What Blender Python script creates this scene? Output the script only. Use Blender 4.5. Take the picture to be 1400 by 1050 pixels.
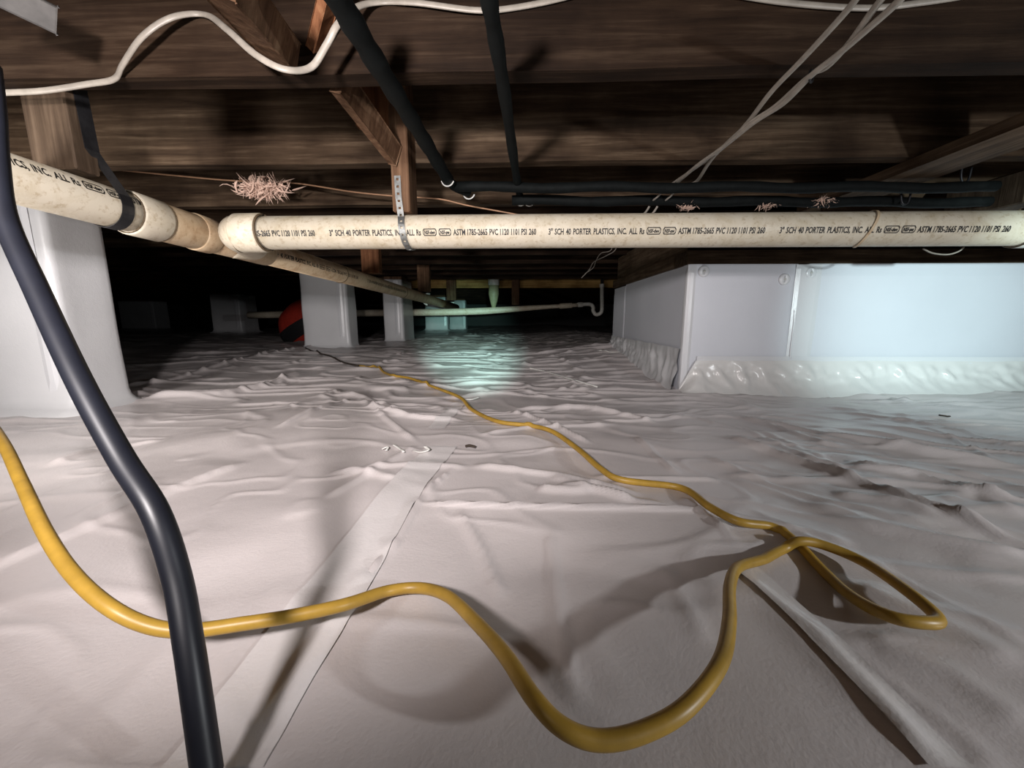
import bpy, bmesh, math, random
import numpy as np
from mathutils import Vector, Matrix, noise as mnoise
random.seed(7)
for o in list(bpy.data.objects):
    bpy.data.objects.remove(o, do_unlink=True)
scene = bpy.context.scene
C = scene.collection

# ------------------------------------------------------------------ camera
F = 530.0
CAM = Vector((0, 0, 0.32))
PITCH, YAW = math.radians(9.64), math.radians(1.6)
cd = bpy.data.cameras.new('camera')
cd.sensor_width = 36.0
cd.lens = F / 1400 * 36
cd.clip_start = 0.01
cam = bpy.data.objects.new('camera', cd)
C.objects.link(cam)
cam.location = CAM
cam.rotation_euler = (math.pi / 2 - PITCH, 0, YAW)
scene.camera = cam
RM = cam.rotation_euler.to_matrix()

# ------------------------------------------------------------------ world, lights, exposure
w = bpy.data.worlds.new('world')
scene.world = w
w.use_nodes = True
w.node_tree.nodes['Background'].inputs[0].default_value = (0.5, 0.5, 0.55, 1)
w.node_tree.nodes['Background'].inputs[1].default_value = 0.0
scene.view_settings.view_transform = 'Standard'
scene.view_settings.look = 'None'
scene.view_settings.gamma = 1
scene.view_settings.use_curve_mapping = False
scene.view_settings.exposure = 0.06


def lamp(name, kind, loc, energy, color, radius=0.03, target=None, angle=90, blend=0.6):
    d = bpy.data.lights.new(name, kind)
    d.energy = energy
    d.color = color
    d.shadow_soft_size = radius
    o = bpy.data.objects.new(name, d)
    C.objects.link(o)
    o.location = loc
    if kind == 'SPOT':
        d.spot_size = math.radians(angle)
        d.spot_blend = blend
        o.rotation_euler = (Vector(target) - Vector(loc)).to_track_quat('-Z', 'Y').to_euler()
    return o


# lamps outside the picture, each known by what it does in the photograph:
# left lamp: burns out the front of the near pier and leaves its side grey
lamp('work_lamp_left_offscreen', 'SPOT', (-1.25, 0.10, 0.42), 56, (1.0, 0.95, 0.92), 0.10, (-1.0, 2.4, 0.48), 110, 1.0)
# lamp behind the photographer: throws the black cable's and the yellow loop's shadows forward
lamp('head_lamp_behind_offscreen', 'SPOT', (-0.30, -0.20, 0.55), 92, (1.0, 0.93, 0.92), 0.045, (-0.70, 3.0, 0.53), 118, 1.0)
# torch on the right: throws the yellow loop's second shadow to the left, its beam makes the bright pool on the wall
lamp('torch_right_offscreen', 'POINT', (1.25, -0.28, 0.44), 33, (0.95, 0.98, 1.0), 0.022)
lamp('torch_right_beam_offscreen', 'SPOT', (1.25, -0.28, 0.44), 150, (0.74, 0.98, 1.0), 0.022, (1.72, 1.7, 0.31), 40, 1.0)
# cool torch beam from the photographer's side: the greenish pool on the far liner and piers
lamp('torch_behind_offscreen', 'SPOT', (0.10, -0.25, 0.36), 800, (0.50, 0.97, 0.88), 0.02, (-0.55, 4.0, 0.13), 17, 1.0)


# ------------------------------------------------------------------ pixel helpers (1400x1050 frame)
def ray(px, py):
    return RM @ Vector(((px - 700) / F, -(py - 525) / F, -1.0))


def at_y(px, py, Y):
    r = ray(px, py)
    return CAM + r * ((Y - CAM.y) / r.y)


def at_x(px, py, X):
    r = ray(px, py)
    return CAM + r * ((X - CAM.x) / r.x)


def at_z(px, py, Z):
    r = ray(px, py)
    return CAM + r * ((Z - CAM.z) / r.z)


# ------------------------------------------------------------------ materials
def new_mat(name):
    m = bpy.data.materials.new(name)
    m.use_nodes = True
    nt = m.node_tree
    b = nt.nodes['Principled BSDF']
    return m, nt, b


def ramp(nt, fac, stops):
    r = nt.nodes.new('ShaderNodeValToRGB')
    el = r.color_ramp.elements
    while len(el) < len(stops):
        el.new(0.5)
    for e, (p, c) in zip(el, stops):
        e.position = p
        e.color = (*c, 1)
    nt.links.new(fac, r.inputs[0])
    return r.outputs[0]


def coords(nt, scale):
    tc = nt.nodes.new('ShaderNodeTexCoord')
    mp = nt.nodes.new('ShaderNodeMapping')
    mp.inputs['Scale'].default_value = scale
    nt.links.new(tc.outputs['Object'], mp.inputs[0])
    return mp.outputs[0]


def noise(nt, vec, scale, detail=6, rough=0.6, dist=0.0):
    n = nt.nodes.new('ShaderNodeTexNoise')
    n.inputs['Scale'].default_value = scale
    n.inputs['Detail'].default_value = detail
    n.inputs['Roughness'].default_value = rough
    n.inputs['Distortion'].default_value = dist
    nt.links.new(vec, n.inputs['Vector'])
    return n.outputs['Fac']


def mix(nt, fac, a, b, mode='MIX'):
    m = nt.nodes.new('ShaderNodeMix')
    m.data_type = 'RGBA'
    m.blend_type = mode
    if isinstance(fac, float):
        m.inputs[0].default_value = fac
    else:
        nt.links.new(fac, m.inputs[0])
    for s, i in ((a, 6), (b, 7)):
        if isinstance(s, tuple):
            m.inputs[i].default_value = (*s, 1)
        else:
            nt.links.new(s, m.inputs[i])
    return m.outputs[2]


def bump(nt, b, h, strength, dist=0.002):
    n = nt.nodes.new('ShaderNodeBump')
    n.inputs['Strength'].default_value = strength
    n.inputs['Distance'].default_value = dist
    nt.links.new(h, n.inputs['Height'])
    nt.links.new(n.outputs[0], b.inputs['Normal'])


def wood(name, axis, dark, mid, light, rough=0.75):
    m, nt, b = new_mat(name)
    sc = [26, 26, 26]
    sc[axis] = 1.3
    v = coords(nt, sc)
    g = noise(nt, v, 2.2, 8, 0.65, 0.4)
    v2 = coords(nt, (3, 3, 3))
    blot = noise(nt, v2, 1.1, 5, 0.6)
    col = ramp(nt, g, [(0.28, dark), (0.52, mid), (0.75, light)])
    stain = ramp(nt, blot, [(0.35, (0.22, 0.18, 0.15)), (0.66, (1, 1, 1))])
    col = mix(nt, 0.85, col, stain, 'MULTIPLY')
    nt.links.new(col, b.inputs['Base Color'])
    b.inputs['Roughness'].default_value = rough
    b.inputs['Specular IOR Level'].default_value = 0.12
    bump(nt, b, g, 0.5, 0.003)
    return m


W_JOIST = wood('old_joist_wood', 0, (0.012, 0.006, 0.0032), (0.031, 0.0175, 0.0100), (0.075, 0.049, 0.031))
W_PALE = wood('paler_joist_wood', 0, (0.024, 0.0135, 0.0075), (0.074, 0.048, 0.029), (0.175, 0.125, 0.082))
W_DEPTH = wood('beam_wood', 1, (0.05, 0.028, 0.016), (0.13, 0.088, 0.055), (0.24, 0.175, 0.12))
W_PLANK = wood('subfloor_wood', 1, (0.05, 0.026, 0.014), (0.12, 0.07, 0.04), (0.22, 0.14, 0.08))
W_POST = wood('post_wood', 2, (0.06, 0.03, 0.016), (0.16, 0.09, 0.052), (0.28, 0.18, 0.11))
W_BLOCK = wood('grey_block_wood', 2, (0.035, 0.022, 0.014), (0.085, 0.058, 0.038), (0.16, 0.115, 0.08))
W_ORANGE = wood('orange_wood', 2, (0.10, 0.04, 0.018), (0.22, 0.095, 0.045), (0.34, 0.18, 0.09))
W_YELLOW = wood('yellow_wood', 0, (0.20, 0.10, 0.03), (0.42, 0.26, 0.09), (0.55, 0.38, 0.16))


def liner_mat(name, base, rough, tint=0.9):
    m, nt, b = new_mat(name)
    v = coords(nt, (1, 1, 1))
    n1 = noise(nt, v, 3.5, 5, 0.55)
    n2 = noise(nt, v, 260, 2, 0.5)
    n3 = noise(nt, v, 38, 5, 0.6, 0.6)
    col = ramp(nt, n1, [(0.3, tuple(c * tint for c in base)), (0.7, base)])
    nt.links.new(col, b.inputs['Base Color'])
    b.inputs['Roughness'].default_value = rough
    h = nt.nodes.new('ShaderNodeMath')
    h.operation = 'MULTIPLY_ADD'
    nt.links.new(n3, h.inputs[0])
    h.inputs[1].default_value = 1.6
    nt.links.new(n2, h.inputs[2])
    bump(nt, b, h.outputs[0], 0.13, 0.0025)
    return m


M_LINER = liner_mat('white_vapor_liner', (0.67, 0.615, 0.605), 0.30, 0.88)
M_WRAP = liner_mat('white_pier_wrap', (0.72, 0.72, 0.73), 0.33)
M_FOAM = liner_mat('white_foam_panel', (0.68, 0.69, 0.74), 0.42, 0.95)
M_TAPE = liner_mat('white_seam_tape', (0.74, 0.74, 0.76), 0.25, 0.97)
M_SEAM = liner_mat('clear_floor_tape', (0.74, 0.70, 0.69), 0.22, 0.95)


def pvc(name, base, dirt):
    m, nt, b = new_mat(name)
    v = coords(nt, (1, 1, 1))
    n1 = noise(nt, v, 14, 7, 0.7, 0.6)
    n2 = noise(nt, v, 75, 4, 0.7)
    c1 = ramp(nt, n1, [(0.34, dirt), (0.56, base)])
    c2 = ramp(nt, n2, [(0.36, (0.55, 0.45, 0.32)), (0.46, (1, 1, 1))])
    col = mix(nt, 0.45, c1, c2, 'MULTIPLY')
    nt.links.new(col, b.inputs['Base Color'])
    b.inputs['Roughness'].default_value = 0.5
    return m


M_PVC = pvc('aged_cream_pvc', (0.60, 0.54, 0.43), (0.50, 0.43, 0.31))
M_PVC2 = pvc('aged_tan_pvc', (0.56, 0.43, 0.28), (0.42, 0.28, 0.16))
M_PVCW = pvc('white_pvc', (0.66, 0.66, 0.62), (0.5, 0.48, 0.42))


def plain(name, col, rough=0.5, metal=0.0, var=0.25, scale=40, spec=0.5):
    m, nt, b = new_mat(name)
    v = coords(nt, (1, 1, 1))
    n = noise(nt, v, scale, 4, 0.6)
    c = ramp(nt, n, [(0.3, tuple(x * (1 - var) for x in col)), (0.7, col)])
    nt.links.new(c, b.inputs['Base Color'])
    b.inputs['Roughness'].default_value = rough
    b.inputs['Metallic'].default_value = metal
    b.inputs['Specular IOR Level'].default_value = spec
    return m


M_INK = plain('black_ink', (0.012, 0.011, 0.01), 0.6)
M_JOINT = plain('dark_joint_grime', (0.11, 0.075, 0.04), 0.7)
M_YELLOW = plain('yellow_cord_jacket', (0.50, 0.30, 0.045), 0.42, 0, 0.35, 25)
M_BLACK = plain('black_cable_jacket', (0.008, 0.009, 0.014), 0.42, spec=0.4)
M_FOAMBLK = plain('black_pipe_insulation', (0.006, 0.0075, 0.0075), 0.7, 0, 0.5, 40, 0.12)
M_WIRE = plain('white_cable_sheath', (0.33, 0.295, 0.25), 0.45, 0, 0.3)
M_GALV = plain('galvanised_strap', (0.30, 0.31, 0.30), 0.45, 0.75, 0.5, 90)
M_DARKMET = plain('dark_metal', (0.05, 0.05, 0.055), 0.45, 0.7, 0.5)
M_GREY = plain('grey_bracket', (0.09, 0.085, 0.08), 0.7, 0.1, 0.4)
M_RED = plain('red_fabric', (0.62, 0.05, 0.03), 0.6)
M_BLKFAB = plain('black_fabric', (0.02, 0.02, 0.022), 0.7)
M_PINK = plain('pink_insulation', (0.62, 0.43, 0.34), 0.9)
M_COPPER = plain('dull_copper', (0.42, 0.24, 0.14), 0.5, 0.4)
M_CLIP = plain('white_plastic_clip', (0.72, 0.72, 0.68), 0.4)
M_BRASS = plain('greenish_pvc_fitting', (0.40, 0.40, 0.24), 0.5)
M_DIRT = plain('dark_dirt', (0.05, 0.035, 0.025), 0.9)
M_SCRAP = plain('pale_scrap', (0.75, 0.74, 0.70), 0.5)
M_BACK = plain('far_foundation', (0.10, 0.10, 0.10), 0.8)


# ------------------------------------------------------------------ object helpers
def link(name, me, mat, parent=None):
    o = bpy.data.objects.new(name, me)
    C.objects.link(o)
    if mat and not me.materials:
        me.materials.append(mat)
    if parent:
        o.parent = parent
        o.matrix_parent_inverse = parent.matrix_basis.inverted()
    return o


def tag(o, label, cat, group=None):
    o['label'] = label
    o['category'] = cat
    if group:
        o['group'] = group
    return o


def thing(name, loc, label, cat, group=None):
    o = bpy.data.objects.new(name, None)
    o.empty_display_size = 0.05
    C.objects.link(o)
    o.location = loc
    return tag(o, label, cat, group)


def mesh(name, V, Fc, mat, parent=None, smooth=False):
    me = bpy.data.meshes.new(name)
    me.from_pydata([tuple(v) for v in V], [], Fc)
    if smooth:
        me.polygons.foreach_set('use_smooth', [True] * len(me.polygons))
    me.update()
    return link(name, me, mat, parent)


def bm_obj(name, bm, mat, parent=None, smooth=False):
    bmesh.ops.recalc_face_normals(bm, faces=bm.faces)
    me = bpy.data.meshes.new(name)
    bm.to_mesh(me)
    bm.free()
    if smooth:
        me.polygons.foreach_set('use_smooth', [True] * len(me.polygons))
    return link(name, me, mat, parent)


def box(name, lo, hi, mat, parent=None, bev=0.003, wob=0.0):
    bm = bmesh.new()
    lo, hi = Vector(lo), Vector(hi)
    bmesh.ops.create_cube(bm, size=1)
    for v in bm.verts:
        v.co = Vector(((lo[i] + hi[i]) / 2 + v.co[i] * (hi[i] - lo[i])) for i in range(3))
    if wob:
        d = hi - lo
        ax = max(range(3), key=lambda i: d[i])
        n = max(4, min(60, int(d[ax] / 0.08)))
        es = [e for e in bm.edges if abs((e.verts[0].co - e.verts[1].co)[ax]) > 1e-5]
        bmesh.ops.subdivide_edges(bm, edges=es, cuts=n)
        for v in bm.verts:
            v.co += Vector((mnoise.noise(v.co * 3.1), mnoise.noise(v.co * 3.7 + Vector((9, 2, 3))), mnoise.noise(v.co * 4.1 + Vector((1, 7, 5))))) * wob
    elif bev:
        bmesh.ops.bevel(bm, geom=bm.edges[:], offset=bev, segments=1, affect='EDGES')
    return bm_obj(name, bm, mat, parent)


def bar(name, p, q, wdt, thk, up, mat, parent=None, bev=0.002):
    """a rectangular timber from p to q"""
    p, q = Vector(p), Vector(q)
    a = (q - p).normalized()
    s = a.cross(Vector(up)).normalized()
    u = s.cross(a)
    L = (q - p).length
    bm = bmesh.new()
    bmesh.ops.create_cube(bm, size=1)
    for v in bm.verts:
        c = v.co.copy()
        v.co = (p + q) / 2 + a * c.x * L + s * c.y * wdt + u * c.z * thk
    if bev:
        bmesh.ops.bevel(bm, geom=bm.edges[:], offset=bev, segments=1, affect='EDGES')
    return bm_obj(name, bm, mat, parent)


def spline(pts, n=8):
    P = [Vector(p) for p in pts]
    P = [P[0] * 2 - P[1]] + P + [P[-1] * 2 - P[-2]]
    out = []
    for i in range(1, len(P) - 2):
        a, b, c, d = P[i - 1:i + 3]
        for k in range(n):
            t = k / n
            out.append(0.5 * ((2 * b) + (c - a) * t + (2 * a - 5 * b + 4 * c - d) * t * t + (3 * b - a - 3 * c + d) * t ** 3))
    out.append(P[-2])
    return out


def tube_data(path, r, seg=12, flat=1.0, up=(0, 0, 1), caps=True):
    """r: number or list; flat < 1 squeezes the section along its normal"""
    n = len(path)
    R = r if isinstance(r, (list, tuple)) else [r] * n
    V, Fc = [], []
    N = Vector(up)
    for i, p in enumerate(path):
        t = (path[min(i + 1, n - 1)] - path[max(i - 1, 0)]).normalized()
        N = N - t * N.dot(t)
        if N.length < 1e-4:
            N = t.orthogonal()
        N.normalize()
        B = t.cross(N)
        for k in range(seg):
            a = 2 * math.pi * k / seg
            V.append(p + B * math.cos(a) * R[i] + N * math.sin(a) * R[i] * flat)
    for i in range(n - 1):
        for k in range(seg):
            k2 = (k + 1) % seg
            Fc.append((i * seg + k, i * seg + k2, (i + 1) * seg + k2, (i + 1) * seg + k))
    if caps:
        Fc.append(tuple(range(seg))[::-1])
        Fc.append(tuple((n - 1) * seg + k for k in range(seg)))
    return V, Fc


def tube(name, path, r, mat, parent=None, seg=12, flat=1.0, up=(0, 0, 1), caps=True):
    V, Fc = tube_data([Vector(p) for p in path], r, seg, flat, up, caps)
    return mesh(name, V, Fc, mat, parent, True)


def sleeve(name, p, q, r, mat, parent=None, seg=28, lip=0.004):
    """a pipe collar with rounded lips"""
    p, q = Vector(p), Vector(q)
    a = (q - p).normalized()
    pts = [p, p + a * 0.0005, p + a * lip, q - a * lip, q - a * 0.0005, q]
    return tube(name, pts, [r - lip, r - lip * 0.5, r, r, r - lip * 0.5, r - lip], mat, parent, seg)


def ring(name, c, axis, R, r, mat, parent=None, a0=0.0, a1=2 * math.pi, ref=(0, 0, 1), seg=8, flat=1.0, n=28):
    axis = Vector(axis).normalized()
    u = Vector(ref) - axis * Vector(ref).dot(axis)
    u.normalize()
    v = axis.cross(u)
    path = [Vector(c) + (u * math.cos(t) + v * math.sin(t)) * R for t in [a0 + (a1 - a0) * i / n for i in range(n + 1)]]
    return tube(name, path, r, mat, parent, seg, flat, up=axis)


# ------------------------------------------------------------------ floor relief
RNG = np.random.RandomState(3)
TAB = RNG.rand(256, 256)


def vnoise(x, y):
    xi, yi = np.floor(x).astype(int), np.floor(y).astype(int)
    fx, fy = x - xi, y - yi
    fx = fx * fx * fx * (fx * (fx * 6 - 15) + 10)
    fy = fy * fy * fy * (fy * (fy * 6 - 15) + 10)
    g = lambda a, b: TAB[a & 255, b & 255]
    return (g(xi, yi) * (1 - fx) + g(xi + 1, yi) * fx) * (1 - fy) + (g(xi, yi + 1) * (1 - fx) + g(xi + 1, yi + 1) * fx) * fy


def fbm(x, y, o=4):
    s, a, t = 0, 1, 0
    for i in range(o):
        s = s + a * (vnoise(x + 17.3 * i, y + 5.1 * i) - 0.5)
        t += a
        x, y, a = x * 2.03, y * 2.03, a * 0.5
    return s / t


def sstep(v, a, b):
    t = np.clip((v - a) / (b - a), 0, 1)
    return t * t * (3 - 2 * t)


def fl(px, py):
    p = at_z(px, py, 0.0)
    return (p.x, p.y)


# creases: pixel polylines on the liner, height, half width
CREASE = [
    ([(-60, 800), (0, 775), (130, 720), (240, 670), (345, 630)], 0.010, 0.009, 'step'),
    ([(375, 592), (430, 567), (490, 545)], 0.010, 0.012, 'ridge'),
    ([(490, 545), (530, 578), (575, 612)], 0.009, 0.010, 'ridge'),
    ([(565, 693), (680, 700), (800, 707), (900, 710), (980, 713)], 0.009, 0.007, 'ridge'),
    ([(1005, 790), (1060, 830), (1110, 868), (1180, 940), (1290, 1070)], 0.0040, 0.014, 'ridge'),
    ([(905, 780), (940, 840), (965, 890)], 0.0028, 0.014, 'ridge'),
    ([(752, 730), (762, 850), (775, 920), (795, 990)], 0.0045, 0.009, 'ridge'),
    ([(625, 700), (660, 760), (690, 830)], 0.005, 0.010, 'ridge'),
    ([(625, 640), (590, 670), (567, 700), (545, 745), (500, 800), (400, 960), (330, 1060)], 0.007, 0.005, 'ridge'),
    ([(980, 600), (1100, 640), (1230, 690), (1420, 760)], 0.014, 0.016, 'ridge'),
    ([(1000, 570), (1130, 600), (1260, 620), (1420, 640)], 0.014, 0.020, 'ridge'),
    ([(1100, 690), (1210, 730), (1420, 775)], 0.006, 0.024, 'ridge'),
    ([(1150, 640), (1250, 655), (1420, 700)], 0.010, 0.014, 'ridge'),
    ([(870, 600), (900, 630), (930, 655)], 0.007, 0.010, 'ridge'),
    ([(930, 690), (965, 720), (1010, 760)], 0.006, 0.008, 'ridge'),
    ([(1280, 690), (1330, 672), (1400, 720)], 0.005, 0.028, 'ridge'),
    ([(1160, 800), (1280, 860), (1400, 920)], 0.0032, 0.026, 'ridge'),
    ([(1180, 880), (1300, 930), (1420, 1010)], 0.0032, 0.024, 'ridge'),
    ([(440, 690), (520, 640), (570, 612)], 0.006, 0.018, 'ridge'),
    ([(700, 560), (800, 560), (905, 580)], 0.012, 0.02, 'ridge'),
    ([(640, 640), (760, 655), (880, 690)], 0.008, 0.02, 'ridge'),
    ([(175, 548), (300, 541), (360, 530), (420, 512)], 0.022, 0.03, 'ridge'),
    ([(175, 530), (300, 508), (420, 486)], 0.016, 0.02, 'ridge'),
    ([(60, 640), (130, 615), (230, 600)], 0.008, 0.02, 'ridge'),
    ([(500, 560), (560, 575), (640, 580)], 0.010, 0.02, 'ridge'),
]
CREASE = [(p, h * 1.3, w_, k) for p, h, w_, k in CREASE]
_r = random.Random(21)
for _ in range(20):          # drag folds running towards the wall on the right
    x0, y0 = _r.uniform(930, 1300), _r.uniform(560, 720)
    ln, sl = _r.uniform(110, 300), _r.uniform(0.12, 0.40)
    CREASE.append(([(x0 + ln * t, y0 + ln * (sl * t + 0.06 * math.sin(3 * t + x0))) for t in (0, 0.33, 0.66, 1)], _r.uniform(0.004, 0.008), _r.uniform(0.010, 0.022), 'ridge'))
for _ in range(16):          # shallow pulls in the middle
    x0, y0 = _r.uniform(420, 880), _r.uniform(530, 680)
    ln, sl = _r.uniform(70, 200), _r.uniform(-0.25, 0.35)
    CREASE.append(([(x0 + ln * t, y0 + ln * (sl * t + 0.05 * math.sin(3 * t + x0))) for t in (0, 0.33, 0.66, 1)], _r.uniform(0.006, 0.012), _r.uniform(0.010, 0.022), 'ridge'))
CRS = [([fl(*p) for p in pl], h * 0.7, wd * 0.6, k) for pl, h, wd, k in CREASE]


def base_rise(x, y):
    r = 0.07 * sstep(y, 1.5, 3.4)
    r = r + 0.05 * sstep(y, 1.75, 2.9) * np.exp(-((x - 0.75) / 0.5) ** 2)
    return r


def floor_z(x, y):
    x = np.asarray(x, float)
    y = np.asarray(y, float)
    z = base_rise(x, y)
    wx = x + 0.16 * fbm(x * 2.1 + 5, y * 2.1, 3)
    wy = y + 0.16 * fbm(x * 2.1 + 40, y * 2.1 + 11, 3)
    z = z + 0.034 * fbm(x * 1.6, y * 1.6 + 3, 3) + 0.016 * fbm(wx * 3.5 + 20, wy * 5.0 + 3, 2)
    far = sstep(y, 0.9, 1.7)
    # folds: narrow creased ridges between flat patches
    n1 = np.abs(fbm(wx * 1.8 + 7, wy * 4.0, 2))
    z = z + 0.010 * np.exp(-(n1 / 0.035) ** 2) * (0.25 + 0.75 * far)
    n2 = np.abs(fbm(wx * 5.5 + 2 * wy, wy * 6.5 + 31, 2))
    z = z + 0.0022 * np.exp(-(n2 / 0.035) ** 2)
    # long lateral wrinkles further off
    n3 = np.abs(fbm(wx * 2.0 + 3, wy * 8.5 + 60, 2))
    z = z + far * 0.010 * np.exp(-(n3 / 0.05) ** 2)
    # diagonal drag folds towards the wall on the right
    u = wx * 0.45 + wy * 0.9
    t = wx * 0.9 - wy * 0.45
    rt = sstep(x, 0.2, 0.9) * (1 - 0.5 * far)
    n4 = np.abs(fbm(t * 1.8 + 9, u * 11.0 + 21, 2))
    z = z + rt * 0.008 * np.exp(-(n4 / 0.08) ** 2)
    z = z + 0.0010 * fbm(wx * 22, wy * 22, 3)
    for pl, h, wd, kind in CRS:
        P = np.array(pl)
        sel = (x > P[:, 0].min() - 0.2) & (x < P[:, 0].max() + 0.2) & (y > P[:, 1].min() - 0.2) & (y < P[:, 1].max() + 0.2)
        if not np.any(sel):
            continue
        xs, ys = x[sel], y[sel]
        best = np.full(xs.shape, 9.0)
        sd = np.zeros(xs.shape)
        seglen = np.hypot(*np.diff(P, axis=0).T)
        tot = seglen.sum()
        acc = 0.0
        tt = np.zeros(xs.shape)
        for i in range(len(P) - 1):
            a, b = P[i], P[i + 1]
            d = b - a
            L2 = (d ** 2).sum()
            q = np.clip(((xs - a[0]) * d[0] + (ys - a[1]) * d[1]) / L2, 0, 1)
            ex, ey = xs - a[0] - q * d[0], ys - a[1] - q * d[1]
            dd = np.hypot(ex, ey)
            m = dd < best
            best = np.where(m, dd, best)
            sg = np.sign(d[0] * (ys - a[1]) - d[1] * (xs - a[0]))
            sd = np.where(m, sg * dd, sd)
            tt = np.where(m, (acc + q * seglen[i]) / tot, tt)
            acc += seglen[i]
        env = sstep(tt, 0.0, 0.15) * (1 - sstep(tt, 0.85, 1.0))
        wv = wd * (1 + 0.4 * fbm(xs * 14, ys * 14, 2))
        if kind == 'ridge':
            z[sel] += h * env * (np.exp(-(best / wv) ** 2) + 0.3 * np.exp(-best / (4 * wd)))
        else:
            z[sel] += h * env * np.where(sd > 0, np.exp(-best / 0.12), np.exp(-best / 0.006))
    return z


def fz(x, y):
    return float(floor_z(np.array([x]), np.array([y]))[0])


def axis_pts(segs):
    out = []
    for a, b, n in segs:
        out += list(np.linspace(a, b, n, endpoint=False))
    out.append(segs[-1][1])
    return np.array(out)


# ------------------------------------------------------------------ structure: floor
gx = axis_pts([(-12, -2.5, 120), (-2.5, -1.0, 130), (-1.0, 1.2, 300), (1.2, 2.4, 120), (2.4, 4.5, 40)])
gy = axis_pts([(-0.8, 0.15, 50), (0.15, 1.3, 220), (1.3, 3.0, 200), (3.0, 6.0, 120), (6, 13, 60)])
X, Y = np.meshgrid(gx, gy)
Z = floor_z(X.ravel(), Y.ravel())
nx, ny = len(gx), len(gy)
co = np.stack([X.ravel(), Y.ravel(), Z], 1)
idx = np.arange(nx * ny).reshape(ny, nx)
quads = np.stack([idx[:-1, :-1], idx[:-1, 1:], idx[1:, 1:], idx[1:, :-1]], -1).reshape(-1, 4)


def np_mesh(name, co, quads, mat, parent=None):
    me = bpy.data.meshes.new(name)
    me.vertices.add(len(co))
    me.vertices.foreach_set('co', np.asarray(co, np.float32).ravel())
    me.loops.add(quads.size)
    me.loops.foreach_set('vertex_index', quads.astype(np.int32).ravel())
    me.polygons.add(len(quads))
    me.polygons.foreach_set('loop_start', np.arange(0, quads.size, 4, dtype=np.int32))
    me.polygons.foreach_set('use_smooth', np.ones(len(quads), bool))
    me.update(calc_edges=True)
    me.validate()
    return link(name, me, mat, parent)


floor = np_mesh('floor', co, quads, M_LINER)
floor['kind'] = 'structure'
floor['label'] = 'wrinkled white vapor barrier liner covering the crawl space ground'


def floor_strip(name, pl, width, lift, mat, n=60):
    """a tape strip lying on the liner; pl: floor points"""
    P = spline([Vector((p[0], p[1], 0)) for p in pl], 14)
    V, Fc = [], []
    m = 7
    for i, p in enumerate(P):
        t = (P[min(i + 1, len(P) - 1)] - P[max(i - 1, 0)]).normalized()
        s = Vector((-t.y, t.x, 0))
        for k in range(m):
            q = p + s * (k / (m - 1) - 0.5) * width
            V.append((q.x, q.y, 0))
    A = np.array(V)
    A[:, 2] = floor_z(A[:, 0], A[:, 1]) + lift
    for i in range(len(P) - 1):
        for k in range(m - 1):
            Fc.append((i * m + k, i * m + k + 1, (i + 1) * m + k + 1, (i + 1) * m + k))
    return mesh(name, A.tolist(), Fc, mat, floor, True)


floor_strip('seam_tape', [fl(*p) for p in [(605, 615), (560, 665), (510, 740), (470, 800), (385, 920), (290, 1060)]], 0.075, 0.0016, M_SEAM)
floor_strip('seam_tape', [fl(*p) for p in [(1015, 785), (1080, 838), (1150, 905), (1300, 1060)]], 0.030, 0.0025, M_SEAM)
floor_strip('seam_tape', [fl(*p) for p in [(628, 555), (612, 572), (596, 592)]], 0.05, 0.0016, M_SEAM)

# ------------------------------------------------------------------ structure: ceiling, joists
HJ = 0.753            # underside of the joists
ceil_ = box('ceiling', (-12, -1.0, 0.988), (4.5, 13, 1.008), W_PLANK, None, 0)
ceil_['kind'] = 'structure'
ceil_['label'] = 'dark timber subfloor boards above the floor joists'
pw = 0.14
k = 0
yy = 0.30
xx = -2.6
while xx < 2.4:
    box('subfloor_board', (xx + 0.002, -0.9, 0.974), (xx + pw - 0.002, 6.5, 0.99), W_PLANK, ceil_, 0.003)
    xx += pw
for k in range(-2, 30):
    y0 = 0.772 + 0.4064 * k
    m = W_PALE if k in (1, 2, 4) else W_JOIST
    x1 = 4.4
    dz = random.uniform(-0.004, 0.004) if k > 2 else 0
    box('joist', (-11.9, y0, HJ + dz), (x1, y0 + 0.038, 0.985), m, ceil_, 0.002, 0.004 if -1 <= k <= 6 else 0)


# ------------------------------------------------------------------ structure: enclosing walls
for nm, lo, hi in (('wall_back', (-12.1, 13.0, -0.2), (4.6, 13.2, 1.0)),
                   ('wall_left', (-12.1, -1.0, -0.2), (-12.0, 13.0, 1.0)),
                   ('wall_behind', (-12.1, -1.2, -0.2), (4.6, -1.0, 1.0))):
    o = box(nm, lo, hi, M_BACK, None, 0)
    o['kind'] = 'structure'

# the insulated foundation jog on the right
YW = 1.70
XC = at_y(936, 445, YW).x
ZT = at_y(940, 361, YW).z
YE = 3.05
wf = box('wall_front', (XC + 0.05, YW + 0.05, -0.1), (4.5, YW + 0.20, ZT - 0.004), M_FOAM, None, 0)
wf['kind'] = 'structure'
wf['label'] = 'low foundation wall faced with white insulation panels'
ws = box('wall_right', (XC + 0.05, YW + 0.20, -0.1), (XC + 0.20, YE, ZT - 0.004), M_FOAM, None, 0)
ws['kind'] = 'structure'
ws['label'] = 'shaded return of the foundation wall faced with white panels'
wb = box('wall_right_back', (XC + 0.20, YE - 0.15, -0.1), (4.5, YE, ZT - 0.004), M_FOAM, None, 0)
wb['kind'] = 'structure'


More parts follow.
